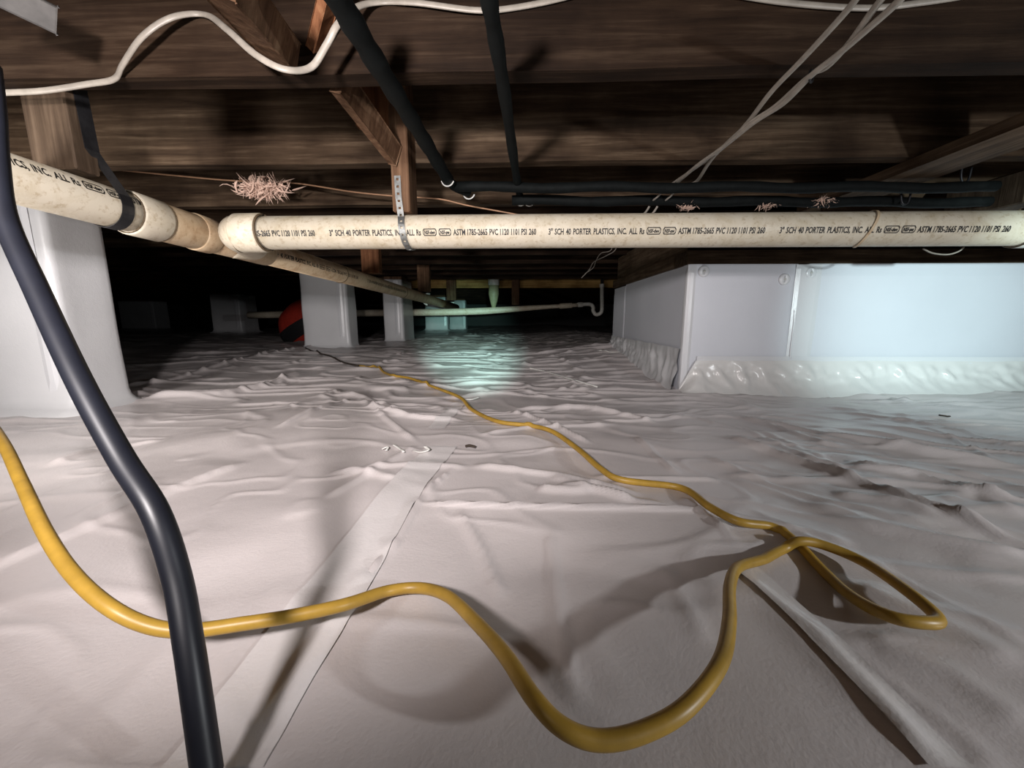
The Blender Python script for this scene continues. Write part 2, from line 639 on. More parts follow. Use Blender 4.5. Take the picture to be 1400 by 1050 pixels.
def panel(name, O, U, Vv, N, w_, h_, mat, parent, thick=0.05, bulge=0.002, nu=24, nv=12):
    """foam sheet: O lower corner, U across, Vv up, N outward"""
    O, U, Vv, N = Vector(O), Vector(U), Vector(Vv), Vector(N)
    V, Fc = [], []
    for j in range(nv + 1):
        for i in range(nu + 1):
            u, v = i / nu, j / nv
            b = bulge * mnoise.noise(Vector((u * w_ * 4, v * h_ * 4, w_ * 7)))
            ed = 0.004 if i in (0, nu) or j in (0, nv) else 0
            V.append(O + U * u * w_ + Vv * v * h_ + N * (b - ed))
    for j in range(nv):
        for i in range(nu):
            a = j * (nu + 1) + i
            Fc.append((a, a + 1, a + nu + 2, a + nu + 1))
    n0 = len(V)
    per = [i for i in range(nu + 1)] + [j * (nu + 1) + nu for j in range(1, nv + 1)] + [nv * (nu + 1) + i for i in range(nu - 1, -1, -1)] + [j * (nu + 1) for j in range(nv - 1, 0, -1)]
    for p in per:
        V.append(V[p] - N * thick)
    L = len(per)
    for k in range(L):
        Fc.append((per[k], n0 + k, n0 + (k + 1) % L, per[(k + 1) % L]))
    return mesh(name, V, Fc, mat, parent, False)


xs1 = at_y(1083, 430, YW).x
xs2 = at_y(1101, 430, YW).x
UX, UZ = (1, 0, 0), (0, 0, 1)
panel('foam_panel', (XC, YW, -0.05), UX, UZ, (0, -1, 0), xs1 - XC + 0.004, ZT + 0.05, M_FOAM, wf)
panel('foam_panel', (xs2 - 0.006, YW, -0.05), UX, UZ, (0, -1, 0), 1.6, ZT + 0.05, M_FOAM, wf, nu=60)
panel('foam_panel', (xs2 + 1.60, YW, -0.05), UX, UZ, (0, -1, 0), 1.2, ZT + 0.05, M_FOAM, wf)
panel('foam_panel', (XC, 2.72, 0.0), (0, -1, 0), UZ, (-1, 0, 0), 2.72 - YW, ZT, M_FOAM, ws, nu=40)
panel('foam_panel', (XC, YE, 0.0), (0, -1, 0), UZ, (-1, 0, 0), YE - 2.726, ZT - 0.006, M_FOAM, ws)
# tape over joint and corner
xt0, xt1 = at_y(1081, 430, YW).x, at_y(1116, 430, YW).x
panel('joint_tape', (xt0, YW - 0.004, 0.10), UX, UZ, (0, -1, 0), xt1 - xt0, ZT - 0.103, M_TAPE, wf, 0.0015, 0.003, 6, 24)
panel('corner_tape', (XC - 0.002, YW - 0.004, 0.0), UX, UZ, (0, -1, 0), 0.035, ZT - 0.002, M_TAPE, wf, 0.0015, 0.001, 3, 16)
panel('corner_tape', (XC - 0.003, YW + 0.035, 0.0), (0, -1, 0), UZ, (-1, 0, 0), 0.036, ZT - 0.002, M_TAPE, ws, 0.0015, 0.001, 3, 16)
# raised fold in the tape
fp = [at_y(px, py, YW - 0.005) for px, py in ((1086, 424), (1085, 440), (1083, 460), (1081, 478), (1080, 492))]
tube('tape_fold', spline(fp, 4), [0.001 + 0.004 * i / 16 for i in range(17)], M_TAPE, wf, 6)
# washers of the panel fasteners
for px, py in ((962, 371), (1072, 382), (1108, 373)):
    c = at_y(px, py, YW)
    path = [Vector((c.x, YW + d, c.z)) for d in (0.001, -0.004, -0.007, -0.005, -0.0052, -0.004)]
    wsh = tube('washer', path, [0.024, 0.023, 0.018, 0.013, 0.006, 0.001], M_TAPE, wf, 20)
    tube('screw_head', [Vector((c.x, YW - 0.004, c.z)), Vector((c.x, YW - 0.009, c.z))], 0.0045, M_CLIP, wsh, 8)


def skirt(name, P0, U, N, length, top, start_slant, mat, parent, seedv, nu=320, nv=20, foot=0.075):
    """liner turned up the foot of the wall: wrinkled sheet"""
    P0, U, N = Vector(P0), Vector(U), Vector(N)
    V, Fc = [], []
    for j in range(nv + 1):
        for i in range(nu + 1):
            s = i / nu * length
            v = j / nv
            tp = top * min(1.0, 0.1 + s / start_slant) if start_slant else top
            tp += 0.004 * mnoise.noise(Vector((s * 9, seedv, 0)))
            out = 0.008 + foot * (1 - v) ** 3
            mid = v * (1 - v) * 4
            wr = max(0.0, mnoise.noise(Vector((s * 21 + 1.6 * v, v * 1.8, seedv))) + 0.1) ** 1.1
            wr2 = mnoise.noise(Vector((s * 30, v * 5, seedv + 4)))
            out += mid * (0.024 * wr + 0.007 * wr2)
            b = P0 + U * s + N * out
            zf = fz(b.x, b.y) if j == 0 else None
            z = (zf - 0.004) if j == 0 else None
            V.append([b.x, b.y, z, v, tp])
    for j in range(nv + 1):
        for i in range(nu + 1):
            e = V[j * (nu + 1) + i]
            z0 = V[i][2]
            e[2] = z0 + (e[4] - z0) * e[3] if j else z0
    for j in range(nv):
        for i in range(nu):
            a = j * (nu + 1) + i
            Fc.append((a, a + 1, a + nu + 2, a + nu + 1))
    return mesh(name, [e[:3] for e in V], Fc, mat, parent, True)


ztop = at_y(1100, 493, YW).z
M_SKIRT = liner_mat('white_liner_skirt', (0.74, 0.72, 0.70), 0.22, 0.95)
skirt('liner_skirt', (XC - 0.01, YW - 0.006, 0), UX, (0, -1, 0), 2.6, ztop, 0.07, M_SKIRT, wf, 2.0)
skirt('liner_skirt', (XC - 0.006, YE - 0.05, 0), (0, -1, 0), (-1, 0, 0), YE - YW - 0.05, ztop + 0.05, 0, M_WRAP, ws, 7.0, 120, 16, 0.03)
panel('skirt_tape', (XC + 0.06, YW - 0.012, ztop - 0.022), UX, UZ, (0, -1, 0), 2.4, 0.04, M_TAPE, wf, 0.001, 0.004, 80, 3)

# sill plates above the wall
t1 = box('trim_1', (XC - 0.01, YW - 0.005, ZT), (4.4, YW + 0.14, ZT + 0.055), W_PALE, None, 0.002, 0.002)
t2 = box('trim_2', (XC - 0.01, YW + 0.145, ZT), (XC + 0.13, YE, ZT + 0.055), W_DEPTH, None, 0.002, 0.002)
t3 = box('trim_3', (XC + 0.02, YW + 0.04, ZT + 0.055), (4.4, YW + 0.078, HJ + 0.01), W_JOIST, None, 0.002)
t4 = box('trim_4', (XC + 0.02, YW + 0.08, ZT + 0.055), (XC + 0.058, YE, HJ + 0.01), W_DEPTH, None, 0.002)
for t, lb in ((t1, 'rough brown sill plate lying on the front foundation wall'), (t2, 'sill plate on the shaded wall return'),
              (t3, 'band board standing on the front sill'), (t4, 'band board standing on the side sill')):
    t['kind'] = 'structure'
    t['label'] = lb

# ------------------------------------------------------------------ piers
def pier(x0, x1, yf, depth, ztop, label, zb=None, flare=0.045, rnd=0.022, seedv=0.0, group=None):
    cx, cy = (x0 + x1) / 2, yf + depth / 2
    zb = fz(cx, yf - 0.03) if zb is None else zb
    t = thing('pier', (cx, cy, zb), label, 'pier', group)
    hw, hd = (x1 - x0) / 2, depth / 2
    prof = [(-0.03, flare + 0.02), (0.0, flare), (0.010, flare * 0.55), (0.026, flare * 0.25), (0.05, 0.006)]
    H = ztop - zb
    prof += [(0.05 + (H - 0.05) * i / 9, 0.006 * (1 - i / 9)) for i in range(1, 10)]
    V, Fc = [], []
    ring_n = None
    for z, off in prof:
        loop = []
        a, b, r = hw + off, hd + off, rnd + off
        for cxs, cys, st in ((1, -1, -90), (1, 1, 0), (-1, 1, 90), (-1, -1, 180)):
            for k in range(6):
                an = math.radians(st + 90 * k / 5)
                loop.append((cxs * (a - r) + r * math.cos(an), cys * (b - r) + r * math.sin(an)))
        # refine the straight sides
        full = []
        for i in range(len(loop)):
            p, q = loop[i], loop[(i + 1) % len(loop)]
            full.append(p)
            if math.hypot(q[0] - p[0], q[1] - p[1]) > 0.05:
                for k in range(1, 6):
                    full.append((p[0] + (q[0] - p[0]) * k / 6, p[1] + (q[1] - p[1]) * k / 6))
        ring_n = len(full)
        for (x, y) in full:
            d = 0.006 * mnoise.noise(Vector((x * 7 + seedv, y * 7, z * 4)))
            n = Vector((x, y, 0)).normalized()
            V.append((cx + x + n.x * d, cy + y + n.y * d, zb + z))
    for j in range(len(prof) - 1):
        for i in range(ring_n):
            i2 = (i + 1) % ring_n
            Fc.append((j * ring_n + i, j * ring_n + i2, (j + 1) * ring_n + i2, (j + 1) * ring_n + i))
    Fc.append(tuple((len(prof) - 1) * ring_n + i for i in range(ring_n)))
    mesh('liner_wrap', V, Fc, M_WRAP, t, True)
    # wooden shim between pier and joists
    if ztop < HJ:
        box('shim', (cx - hw * 0.9, cy - hd * 0.8, ztop - 0.002), (cx + hw * 0.9, cy + hd * 0.8, HJ + 0.002), W_POST, t, 0.003)
    # overlapping edge strip of the wrap
    panel('wrap_seam_tape', (cx + hw - 0.085, yf - 0.0085, zb + 0.06), UX, UZ, (0, -1, 0), 0.05, H - 0.07, M_TAPE, t, 0.001, 0.002, 3, 14)
    return t


pier(-2.02, -1.545, 1.27, 0.19, 0.715, 'large white-wrapped pier beside the thick black cable, under the strapped drain pipe', zb=0.0, seedv=1)
pA = at_y(416, 470, 3.4)
pB = at_y(478, 470, 3.4)
pier(pA.x, pB.x, 3.4, 0.19, 0.72, 'bright white-wrapped pier standing in front of the red bag', seedv=2, flare=0.03)
pA = at_y(526, 460, 4.15)
pB = at_y(552, 460, 4.15)
pier(pA.x, pB.x, 4.15, 0.40, 0.72, 'narrow white-wrapped pier behind the drain pipe, next beyond the bright pier', seedv=3, flare=0.03)
pA = at_y(582, 452, 7.6)
pB = at_y(612, 452, 7.6)
pier(pA.x, pB.x, 7.6, 0.2, 0.72, 'greenish-lit pier with a crumpled liner foot beyond the pipe hooks', seedv=4, flare=0.09)
pA = at_y(615, 452, 9.0)
pB = at_y(637, 452, 9.0)
pier(pA.x, pB.x, 9.0, 0.2, 0.72, 'plain greenish-lit pier farthest along the pier row', seedv=5, flare=0.03)
pA = at_y(292, 455, 6.6)
pB = at_y(331, 455, 6.6)
pier(pA.x, pB.x, 6.6, 0.45, 0.72, 'dim grey wrapped pier standing alone in the dark', seedv=6, flare=0.07)
pA = at_y(165, 440, 9.2)
pB = at_y(212, 440, 9.2)
pier(pA.x, pB.x, 9.2, 0.4, 0.72, 'barely visible pier deep in the darkness', seedv=8, flare=0.03)

# ------------------------------------------------------------------ pvc drain pipes
RP = 0.0445
M0 = at_x(0, 240, -0.95)
M1 = at_x(600, 413.5, -0.95)
md = (M1 - M0).normalized()


def main_at(y):
    return M0 + md * ((y - M0.y) / md.y)


def text_mesh(body, size=1.0):
    cu = bpy.data.curves.new('print', 'FONT')
    cu.body = body
    cu.size = size
    cu.resolution_u = 2
    cu.offset = 0.022
    o = bpy.data.objects.new('print', cu)
    C.objects.link(o)
    dg = bpy.context.evaluated_depsgraph_get()
    me = bpy.data.meshes.new_from_object(o.evaluated_get(dg))
    bpy.data.objects.remove(o, do_unlink=True)
    V = [v.co.copy() for v in me.vertices]
    Fc = [tuple(p.vertices) for p in me.polygons]
    bpy.data.meshes.remove(me)
    return V, Fc


def rrect(x0, x1, y0, y1, t):
    """thin frame as quads"""
    c = (y1 - y0) * 0.25
    def loop(e):
        a, b, c_, d = x0 + e, x1 - e, y0 + e, y1 - e
        return [(a + c, c_), (b - c, c_), (b, c_ + c), (b, d - c), (b - c, d), (a + c, d), (a, d - c), (a, c_ + c)]
    A, B = loop(0), loop(t)
    V = [Vector((p[0], p[1], 0)) for p in A + B]
    return V, [(i, (i + 1) % 8, 8 + (i + 1) % 8, 8 + i) for i in range(8)]


def build_line():
    """the maker's line, as flat mesh of unit length"""
    V, Fc = [], []
    x = 0.0
    def put(body, framed=False, small=1.0):
        nonlocal x
        v, f = text_mesh(body, small)
        if not v:
            return
        mx = max(p.x for p in v)
        mn = min(p.x for p in v)
        off = len(V)
        pad = 0.3 if framed else 0
        V.extend(Vector((p.x - mn + x + pad, p.y + (0.35 * (1 - small)), 0)) for p in v)
        Fc.extend(tuple(i + off for i in q) for q in f)
        if framed:
            rv, rf = rrect(x, x + mx - mn + 2 * pad, -0.08, 0.80, 0.11)
            off = len(V)
            V.extend(rv)
            Fc.extend(tuple(i + off for i in q) for q in rf)
        x += mx - mn + 2 * pad + 0.45
    for b_, fr, s in (('3"', 0, 1), ('SCH', 0, 1), ('40', 0, 1), ('PORTER', 0, 1), ('PLASTICS,', 0, 1), ('INC.', 0, 1), ('ALL', 0, 1), ('Rs', 0, 1),
                      ('NSF-dwv', 1, 0.6), ('NSF-pw', 1, 0.6), ('ASTM', 0, 1), ('1785-2665', 0, 1), ('PVC', 0, 1), ('1120', 0, 1), ('1101', 0, 1), ('PSI', 0, 1), ('260', 0, 1)):
        put(b_, bool(fr), s)
    return V, Fc, x - 0.45


LV, LF, LL = build_line()


def print_on(parent, P, a, n, r, s0, length, capsz, clip=None):
    """wrap the line on a pipe: axis point P, direction a, facing n"""
    a = Vector(a).normalized()
    n = (Vector(n) - a * Vector(n).dot(a)).normalized()
    u = n.cross(a) * -1 if n.cross(a).z < 0 else n.cross(a)
    kx = length / LL
    ky = capsz / 0.72
    V = []
    for p in LV:
        th = (p.y - 0.36) * ky / r
        V.append(P + a * (s0 + p.x * kx) + (n * math.cos(th) + u * math.sin(th)) * (r + 0.0009))
    Fs = LF
    if clip:
        Fs = [f for f in LF if all(clip[0] < LV[i].x * kx + s0 < clip[1] for i in f)]
    used = sorted({i for f in Fs for i in f})
    mp = {i: k for k, i in enumerate(used)}
    return mesh('printed_line', [V[i] for i in used], [tuple(mp[i] for i in f) for f in Fs], M_INK, parent)


# run along the piers
dp = thing('drain_pipe', main_at(1.2), 'long tan PVC drain pipe running back beside the wrapped piers', 'pipe')
M_far = main_at(5.6)
ya, yb = at_x(212, 297, -0.95).y, at_x(282, 320, -0.95).y
tube('pipe', [main_at(0.2), main_at(0.9), main_at(ya - 0.02)], RP, M_PVC, dp, 32)
tube('pipe', [main_at(yb + 0.2), main_at(2.5), main_at(4.0), M_far], RP, M_PVC2, dp, 32)
wy = sleeve('wye_fitting', main_at(ya - 0.07), main_at(yb), RP + 0.0045, M_PVC2, dp, 32)
sleeve('hub', main_at(ya - 0.075), main_at(ya + 0.005), RP + 0.0075, M_PVC, wy, 32)
sleeve('hub', main_at(yb - 0.05), main_at(yb + 0.01), RP + 0.0075, M_PVC2, wy, 32)
ring('joint_line', main_at(ya + 0.006), md, RP + 0.0055, 0.0022, M_JOINT, wy)
ring('joint_line', main_at(yb + 0.011), md, RP + 0.003, 0.0022, M_JOINT, wy)
ring('joint_line', main_at(ya - 0.077), md, RP + 0.003, 0.0014, M_JOINT, wy)
sleeve('wye_body', main_at(yb), main_at(yb + 0.27), RP + 0.003, M_PVC2, dp, 32)
# cross pipe geometry
YP = 1.135
cp = at_y(700, 316.5, YP)
zc = cp.z
xl = at_y(362, 316, YP).x
xe = at_y(1402, 316, YP).x
bz = main_at(yb + 0.10)
branch = spline([bz, bz + Vector((0.045, 0.03, 0)), Vector((xl - 0.10, YP + 0.035, (zc + bz.z) / 2)), Vector((xl - 0.055, YP + 0.004, zc)), Vector((xl - 0.01, YP, zc))], 6)
tube('branch', branch, RP + 0.005, M_PVC, dp, 32)
for py in (2.05, 3.1):
    c = main_at(py)
    ring('joint_line', c, md, RP + 0.001, 0.0018, M_JOINT, dp)
facing = Vector((0.95, -0.9, 0.22))
print_on(dp, main_at(0.55), md, (0.95, -0.5, 0.50), RP, 0.0, 0.62, 0.015, (0.05, 0.43))
print_on(dp, main_at(1.42), md, (0.95, 0, -0.12), RP, 0.0, 0.75, 0.016)
print_on(dp, main_at(2.30), md, (0.95, 0, -0.12), RP, 0.0, 0.75, 0.016)

cpipe = thing('drain_pipe', (0.3, YP, zc), 'cream PVC drain pipe with repeated black printing crossing below the joists', 'pipe')
tube('pipe', [Vector((xl - 0.02, YP, zc)), Vector((0.0, YP, zc)), Vector((xe, YP, zc)), Vector((2.6, YP, zc))], RP, M_PVC, cpipe, 40)
hub = sleeve('hub', (xl - 0.075, YP + 0.002, zc), (xl, YP, zc), RP + 0.008, M_PVC, cpipe, 36)
ring('joint_line', (xl + 0.001, YP, zc), (1, 0, 0), RP + 0.004, 0.003, M_JOINT, hub)
ring('joint_line', (xl - 0.078, YP + 0.003, zc), (1, 0.15, 0), RP + 0.006, 0.0022, M_JOINT, hub)
sleeve('coupling', (xe - 0.02, YP, zc), (xe + 0.10, YP, zc), RP + 0.006, M_PVCW, cpipe, 36)
ring('joint_line', (xe - 0.021, YP, zc), (1, 0, 0), RP + 0.004, 0.002, M_JOINT, cpipe)
nrm = (0, -math.cos(0.2), -math.sin(0.2) - 0.02)
for px0, px1 in ((450, 733), (750, 1046), (1066, 1381)):
    s0 = at_y(px0, 319, YP - RP).x
    s1 = at_y(px1, 319, YP - RP).x
    print_on(cpipe, Vector((0, YP, zc)), (1, 0, 0), nrm, RP, s0, s1 - s0, 0.0150)
s1 = at_y(430, 319, YP - RP).x
print_on(cpipe, Vector((0, YP, zc)), (1, 0, 0), nrm, RP, s1 - 0.53, 0.53, 0.0150, (xl + 0.004, 9))


# ------------------------------------------------------------------ straps
def strap(name, path, width, side, mat, label, cat='strap', holes=True):
    """perforated band following path; side = width direction"""
    side = Vector(side).normalized()
    P = [Vector(p) for p in path]
    # resample
    out = [P[0]]
    step = 0.006
    for p in P[1:]:
        while (p - out[-1]).length > step:
            out.append(out[-1] + (p - out[-1]).normalized() * step)
    cols = (-0.5, -0.2, 0.2, 0.5)
    V, Fc = [], []
    for p in out:
        for c in cols:
            V.append(p + side * c * width)
    for i in range(len(out) - 1):
        for k in range(3):
            if holes and k == 1 and i % 3 == 1:
                continue
            Fc.append((i * 4 + k, i * 4 + k + 1, (i + 1) * 4 + k + 1, (i + 1) * 4 + k))
    o = mesh(name, V, Fc, mat)
    md_ = o.modifiers.new('solid', 'SOLIDIFY')
    md_.thickness = 0.0012
    md_.offset = 0
    return tag(o, label, cat)


xs = at_y(546, 290, 1.095).x
e = 0.0034
arc = [Vector((xs + 0.016 * t, YP - (RP + e) * math.cos(an), zc + (RP + e) * math.sin(an))) for t, an in [(i / 30, math.radians(78 - 195 * i / 30)) for i in range(31)]]
# front face of the post at y = 1.098
strap('pipe_strap', [Vector((xs - 0.002, 1.097, at_y(542, 240, 1.096).z)), Vector((xs - 0.001, 1.097, zc + 0.075))] + arc[6:], 0.017, (1, 0, 0), M_GALV,
      'perforated galvanised strap holding the printed pipe to the square post')
c = at_x(147, 275, -0.95)
cm = main_at(c.y)
s_ = md.cross(Vector((0, 0, 1))).normalized()
u_ = s_.cross(md)
arc = [cm + (s_ * math.cos(a_) + u_ * math.sin(a_)) * (RP + 0.003) for a_ in [math.radians(28 - 218 * i / 40) for i in range(41)]]
strap('pipe_strap', [Vector((-0.893, 0.842, 0.80)), Vector((-0.893, 0.848, 0.66))] + arc, 0.028, md, M_DARKMET, 'dark metal strap looped round the tan drain pipe at the near pier', holes=False)
cx_ = at_y(1178, 318, YP).x
strap('pipe_strap', [Vector((cx_ + 0.02 * math.cos(i / 27 * 3), YP - (RP + 0.003) * math.cos(math.radians(95 - 190 * i / 36)), zc + (RP + 0.003) * math.sin(math.radians(95 - 190 * i / 36)))) for i in range(37)],
      0.007, (1, 0, 0), M_PVC2, 'thin tan band around the printed pipe above the white wall panels', holes=False)

# ------------------------------------------------------------------ timber blocks, posts and braces
tag(box('hanger_block', (-0.985, 0.812, 0.615), (-0.895, 0.86, 0.93), W_BLOCK, None, 0.003), 'rough wooden block hanging above the strapped drain pipe by the large pier', 'wood block')
px0, px1 = at_y(535, 250, 1.10).x, at_y(553, 250, 1.10).x
tag(box('wood_post', (px0, 1.10, zc + RP + 0.001), (px1 + 0.012, 1.180, 0.97), W_POST, None, 0.003), 'square wooden post carrying the galvanised strap of the printed pipe', 'wood post')
b0 = at_y(486, 150, 1.16)
tag(box('backing_board', (b0.x, 1.152, 0.84), (px0 + 0.002, 1.180, 0.97), W_ORANGE, None, 0.002), 'orange-brown backing board nailed beside the strap post', 'wood board')
tag(bar('bridging_brace', at_y(463, 108, 0.83), at_y(540, 212, 1.095), 0.02, 0.05, (0.3, 0, 1), W_POST), 'diagonal split bridging brace reaching down to the strap post', 'wood brace')
tag(bar('bridging_brace', at_y(296, -40, 0.52), at_y(388, 72, 0.74), 0.045, 0.045, (0.3, 0, 1), W_POST), 'rough diagonal bridging brace below which the looping white cable hangs', 'wood brace')
tag(bar('bridging_brace', at_y(464, -60, 0.68), at_y(432, 66, 0.757), 0.014, 0.03, (0, 1, 0.2), W_ORANGE), 'reddish-brown brace nailed against the rough diagonal one', 'wood brace')
tag(bar('metal_bracket', at_y(-40, -30, 0.60), at_y(78, 28, 0.66), 0.02, 0.036, (0.2, -0.6, 1), M_GREY), 'grey bracket sticking out of the dark joist above the looping white cable', 'bracket')
tag(box('cross_timber', (-1.75, 4.79, HJ - 0.075), (1.35, 4.828, 0.98), W_YELLOW, None, 0.003), 'yellowish beam dropping below the joists beyond the wrapped piers', 'wood beam')
# hanger posts along the back run
for px, y0, y1, Yh, wpx, lb, m in ((506, 340, 380, 2.347, 22, 'orange-edged wooden hanger post right behind the printed pipe', W_ORANGE),
                                   (579, 363, 409, 3.566, 15, 'brown wooden hanger post meeting the tan pipe by its white hooks', W_POST),
                                   (617, 390, 424, 4.738, 12, 'small wooden hanger post at the end of the tan pipe', W_POST),
                                   (705, 389, 422, 4.738, 10, 'short wooden post standing on the far drain pipe', W_POST)):
    lo = at_y(px - wpx / 2, y1, Yh)
    lo.z = (main_at(Yh + 0.025).z + RP if px < 650 else at_y(px, 421.5, 4.635).z + 0.040) + 0.004
    hi = at_y(px + wpx / 2, y0, Yh)
    tag(box('hanger_post', (lo.x, Yh if px < 650 else 4.615, lo.z - 0.005), (hi.x, Yh + 0.05, HJ + 0.08), m, None, 0.003), lb, 'wood post')
# flat ledger at the right, running back to the band board
ld = HJ - 0.028
pz = at_z(1400, 172, ld)
tag(box('ledger_board', (pz.x, -0.6, ld), (pz.x + 0.14, 1.64, HJ + 0.001), W_DEPTH, None, 0.002, 0.003), 'weathered flat board running back under the joists above the white wall', 'wood board')
p0 = at_y(1130, 292, 1.5)
p1 = at_y(1362, 262, 1.5)
tag(box('nailer_board', (p0.x, 1.50, p0.z), (p1.x + 0.03, 1.535, ld), W_PALE, None, 0.002), 'pale board behind the black insulated pipes above the white wall', 'wood board')
p0 = at_y(1366, 285, 1.32)
tag(box('wood_post', (p0.x, 1.26, p0.z), (p0.x + 0.14, 1.49, HJ), W_BLOCK, None, 0.004), 'dark square post where the black insulated pipes end', 'wood post')

# ------------------------------------------------------------------ black insulated water pipes
def px_path(lst, n=6):
    return spline([at_y(px, py, Yd) for px, py, Yd in lst], n)


zi = 0.725
def under(lst):
    return [at_z(px, py, z) for px, py, z in lst]


q = under([(440, -40, zi), (500, 62, zi), (548, 140, zi), (585, 200, zi), (612, 245, zi - 0.004)])
t = thing('water_pipe', q[0], 'thick black insulated pipe bending past the strap post', 'pipe')
tube('insulation', spline(q, 6), [0.0165 + 0.0015 * math.sin(i * 1.9) for i in range(25)], M_FOAMBLK, t, 14)
q2 = [q[-1], q[-1] + Vector((0.012, 0.05, -0.004)), q[-1] + Vector((0.05, 0.09, -0.01))]
tube('elbow', spline(q2, 6), 0.014, M_FOAMBLK, t, 12)
for pp in (q[-1], q2[2]):
    ring('clip', pp, (0.2, 1, 0), 0.019, 0.0022, M_CLIP, t, math.radians(110), math.radians(260))
q = under([(661, -40, zi), (672, 20, zi), (690, 130, zi), (705, 235, zi), (712, 275, zi - 0.01)])
t = thing('water_pipe', q[0], 'thin straight black insulated pipe running back under the joists', 'pipe')
tube('insulation', spline(q, 6), [0.0115 + 0.001 * math.sin(i * 1.7) for i in range(25)], M_FOAMBLK, t, 14)
for pp in (q[-1], q[-1] + Vector((0.03, 0.005, 0))):
    ring('clip', pp, (0.1, 1, 0), 0.015, 0.002, M_CLIP, t, math.radians(110), math.radians(260))
for (pxa, pya, pxb, pyb, Yd, r, lb) in ((622, 256, 1362, 256, 1.26, 0.0145, 'upper black insulated pipe lying across below the joists'),
                                        (700, 274, 1360, 277, 1.35, 0.0150, 'lower black insulated pipe lying just above the printed pipe')):
    a_, b_ = at_y(pxa, pya, Yd), at_y(pxb, pyb, Yd)
    pts = [a_.lerp(b_, i / 30) + Vector((0, 0, 0.003 * math.sin(i * 0.9))) for i in range(31)]
    tag(tube('water_pipe', pts, [r + 0.001 * math.sin(i * 2.3) for i in range(31)], M_FOAMBLK, None, 14), lb, 'pipe')
# little dark hooks on them
for px, py, lb in ((1314, 238, 'black pipe hook on the upper insulated pipe by the dark post'), (1232, 268, 'black forked pipe hook on the lower insulated pipe')):
    a_ = at_y(px, py, 1.31)
    tag(tube('pipe_hook', spline([a_ + Vector((0, 0, 0.03)), a_, a_ + Vector((0.008, 0, -0.022)), a_ + Vector((0.024, 0, -0.018)), a_ + Vector((0.028, 0, 0.02))], 5), 0.003, M_DARKMET, None, 6), lb, 'hook')

# ------------------------------------------------------------------ white cables
def cable(name, pts, r, mat, label, flat=1.0, up=(0, 0, 1), n=8, cat='cable'):
    return tag(tube(name, spline(pts, n), r, mat, None, 10, flat, up), label, cat)


YJ = 0.766
cable('electric_cable', [at_y(-30, 128, YJ), at_y(0, 127, YJ), at_y(60, 124, YJ - 0.005), at_y(120, 115, YJ - 0.004), at_y(156, 108, YJ), at_y(168, 88, YJ - 0.012), at_y(195, 50, YJ - 0.03), at_y(235, 24, YJ - 0.02), at_y(280, 20, YJ),
                         at_y(310, 40, YJ - 0.06), at_y(350, 75, YJ - 0.095), at_y(390, 95, YJ - 0.095), at_y(425, 92, YJ - 0.07), at_y(446, 62, YJ - 0.068), at_y(463, 32, YJ - 0.068), at_y(488, 10, YJ - 0.03), at_y(520, 3, YJ),
                         at_y(570, 4, YJ - 0.004), at_y(650, 14, YJ - 0.004), at_y(700, 11, YJ), at_y(770, -3, YJ), at_y(860, -30, YJ)], 0.0055, M_WIRE,
      'white flat cable looping along the front of the joist', 0.55, (0, 1, 0))
cable('electric_cable', [at_y(940, -20, YJ), at_y(1000, -8, YJ), at_y(1080, 4, YJ), at_y(1180, 11, YJ), at_y(1250, 5, YJ), at_y(1330, -8, YJ), at_y(1380, -25, YJ)], 0.005, M_WIRE,
      'sagging white cable along the joist behind the three slanting cables', 0.55, (0, 1, 0))
zw = 0.735
A_ = [(1185, -25), (1160, 12), (1100, 78), (1055, 125), (1020, 170), (985, 205), (950, 230), (918, 252)]
B_ = [(1225, -25), (1195, 12), (1160, 60), (1130, 92), (1105, 105), (1060, 145), (1020, 172), (975, 215), (955, 245), (944, 252)]
D_ = [(1250, -25), (1225, 5), (1180, 45), (1145, 75), (1108, 104), (1070, 142), (1030, 168), (990, 200), (955, 225), (925, 250)]
for k, (L_, lb) in enumerate(((A_, 'straight white cable of the slanting bunch under the joists'), (B_, 'white cable of the slanting bunch with a curled loose tail'),
                              (D_, 'thick white cable of the slanting bunch tied to its neighbour'))):
    pts = under([(px, py, zw - 0.004 * k) for px, py in L_])
    cable('electric_cable', pts, 0.0052 if k < 2 else 0.006, M_WIRE, lb, 0.6)
a_ = under([(1109, 104, zw - 0.004)])[0]
tag(ring('cable_tie', a_, (0.6, -0.7, 0), 0.009, 0.002, M_DARKMET), 'dark tie binding two slanting white cables', 'cable tie')
# ends of the cables reappearing below the pipes
for k, (pa, pb) in enumerate((((905, 262), (893, 274)), ((922, 262), (910, 274)), ((888, 282), (877, 296)), ((899, 282), (888, 296)))):
    cable('cable_end', [at_y(*pa, 1.30), at_y((pa[0] + pb[0]) / 2 + 1, (pa[1] + pb[1]) / 2, 1.31), at_y(*pb, 1.33)], 0.004, M_WIRE, 'short white cable end showing between the black insulated pipes', 0.6, n=4)['group'] = 'cable ends between the black pipes'
# thin wire across behind
cable('copper_wire', [at_y(px, py, 1.46) for px, py in ((150, 231), (250, 241), (320, 247), (400, 250), (480, 262), (540, 268), (600, 272), (640, 281), (700, 292), (760, 304))], 0.0028, M_COPPER,
      'thin copper-coloured wire sagging behind the strap post', cat='wire')
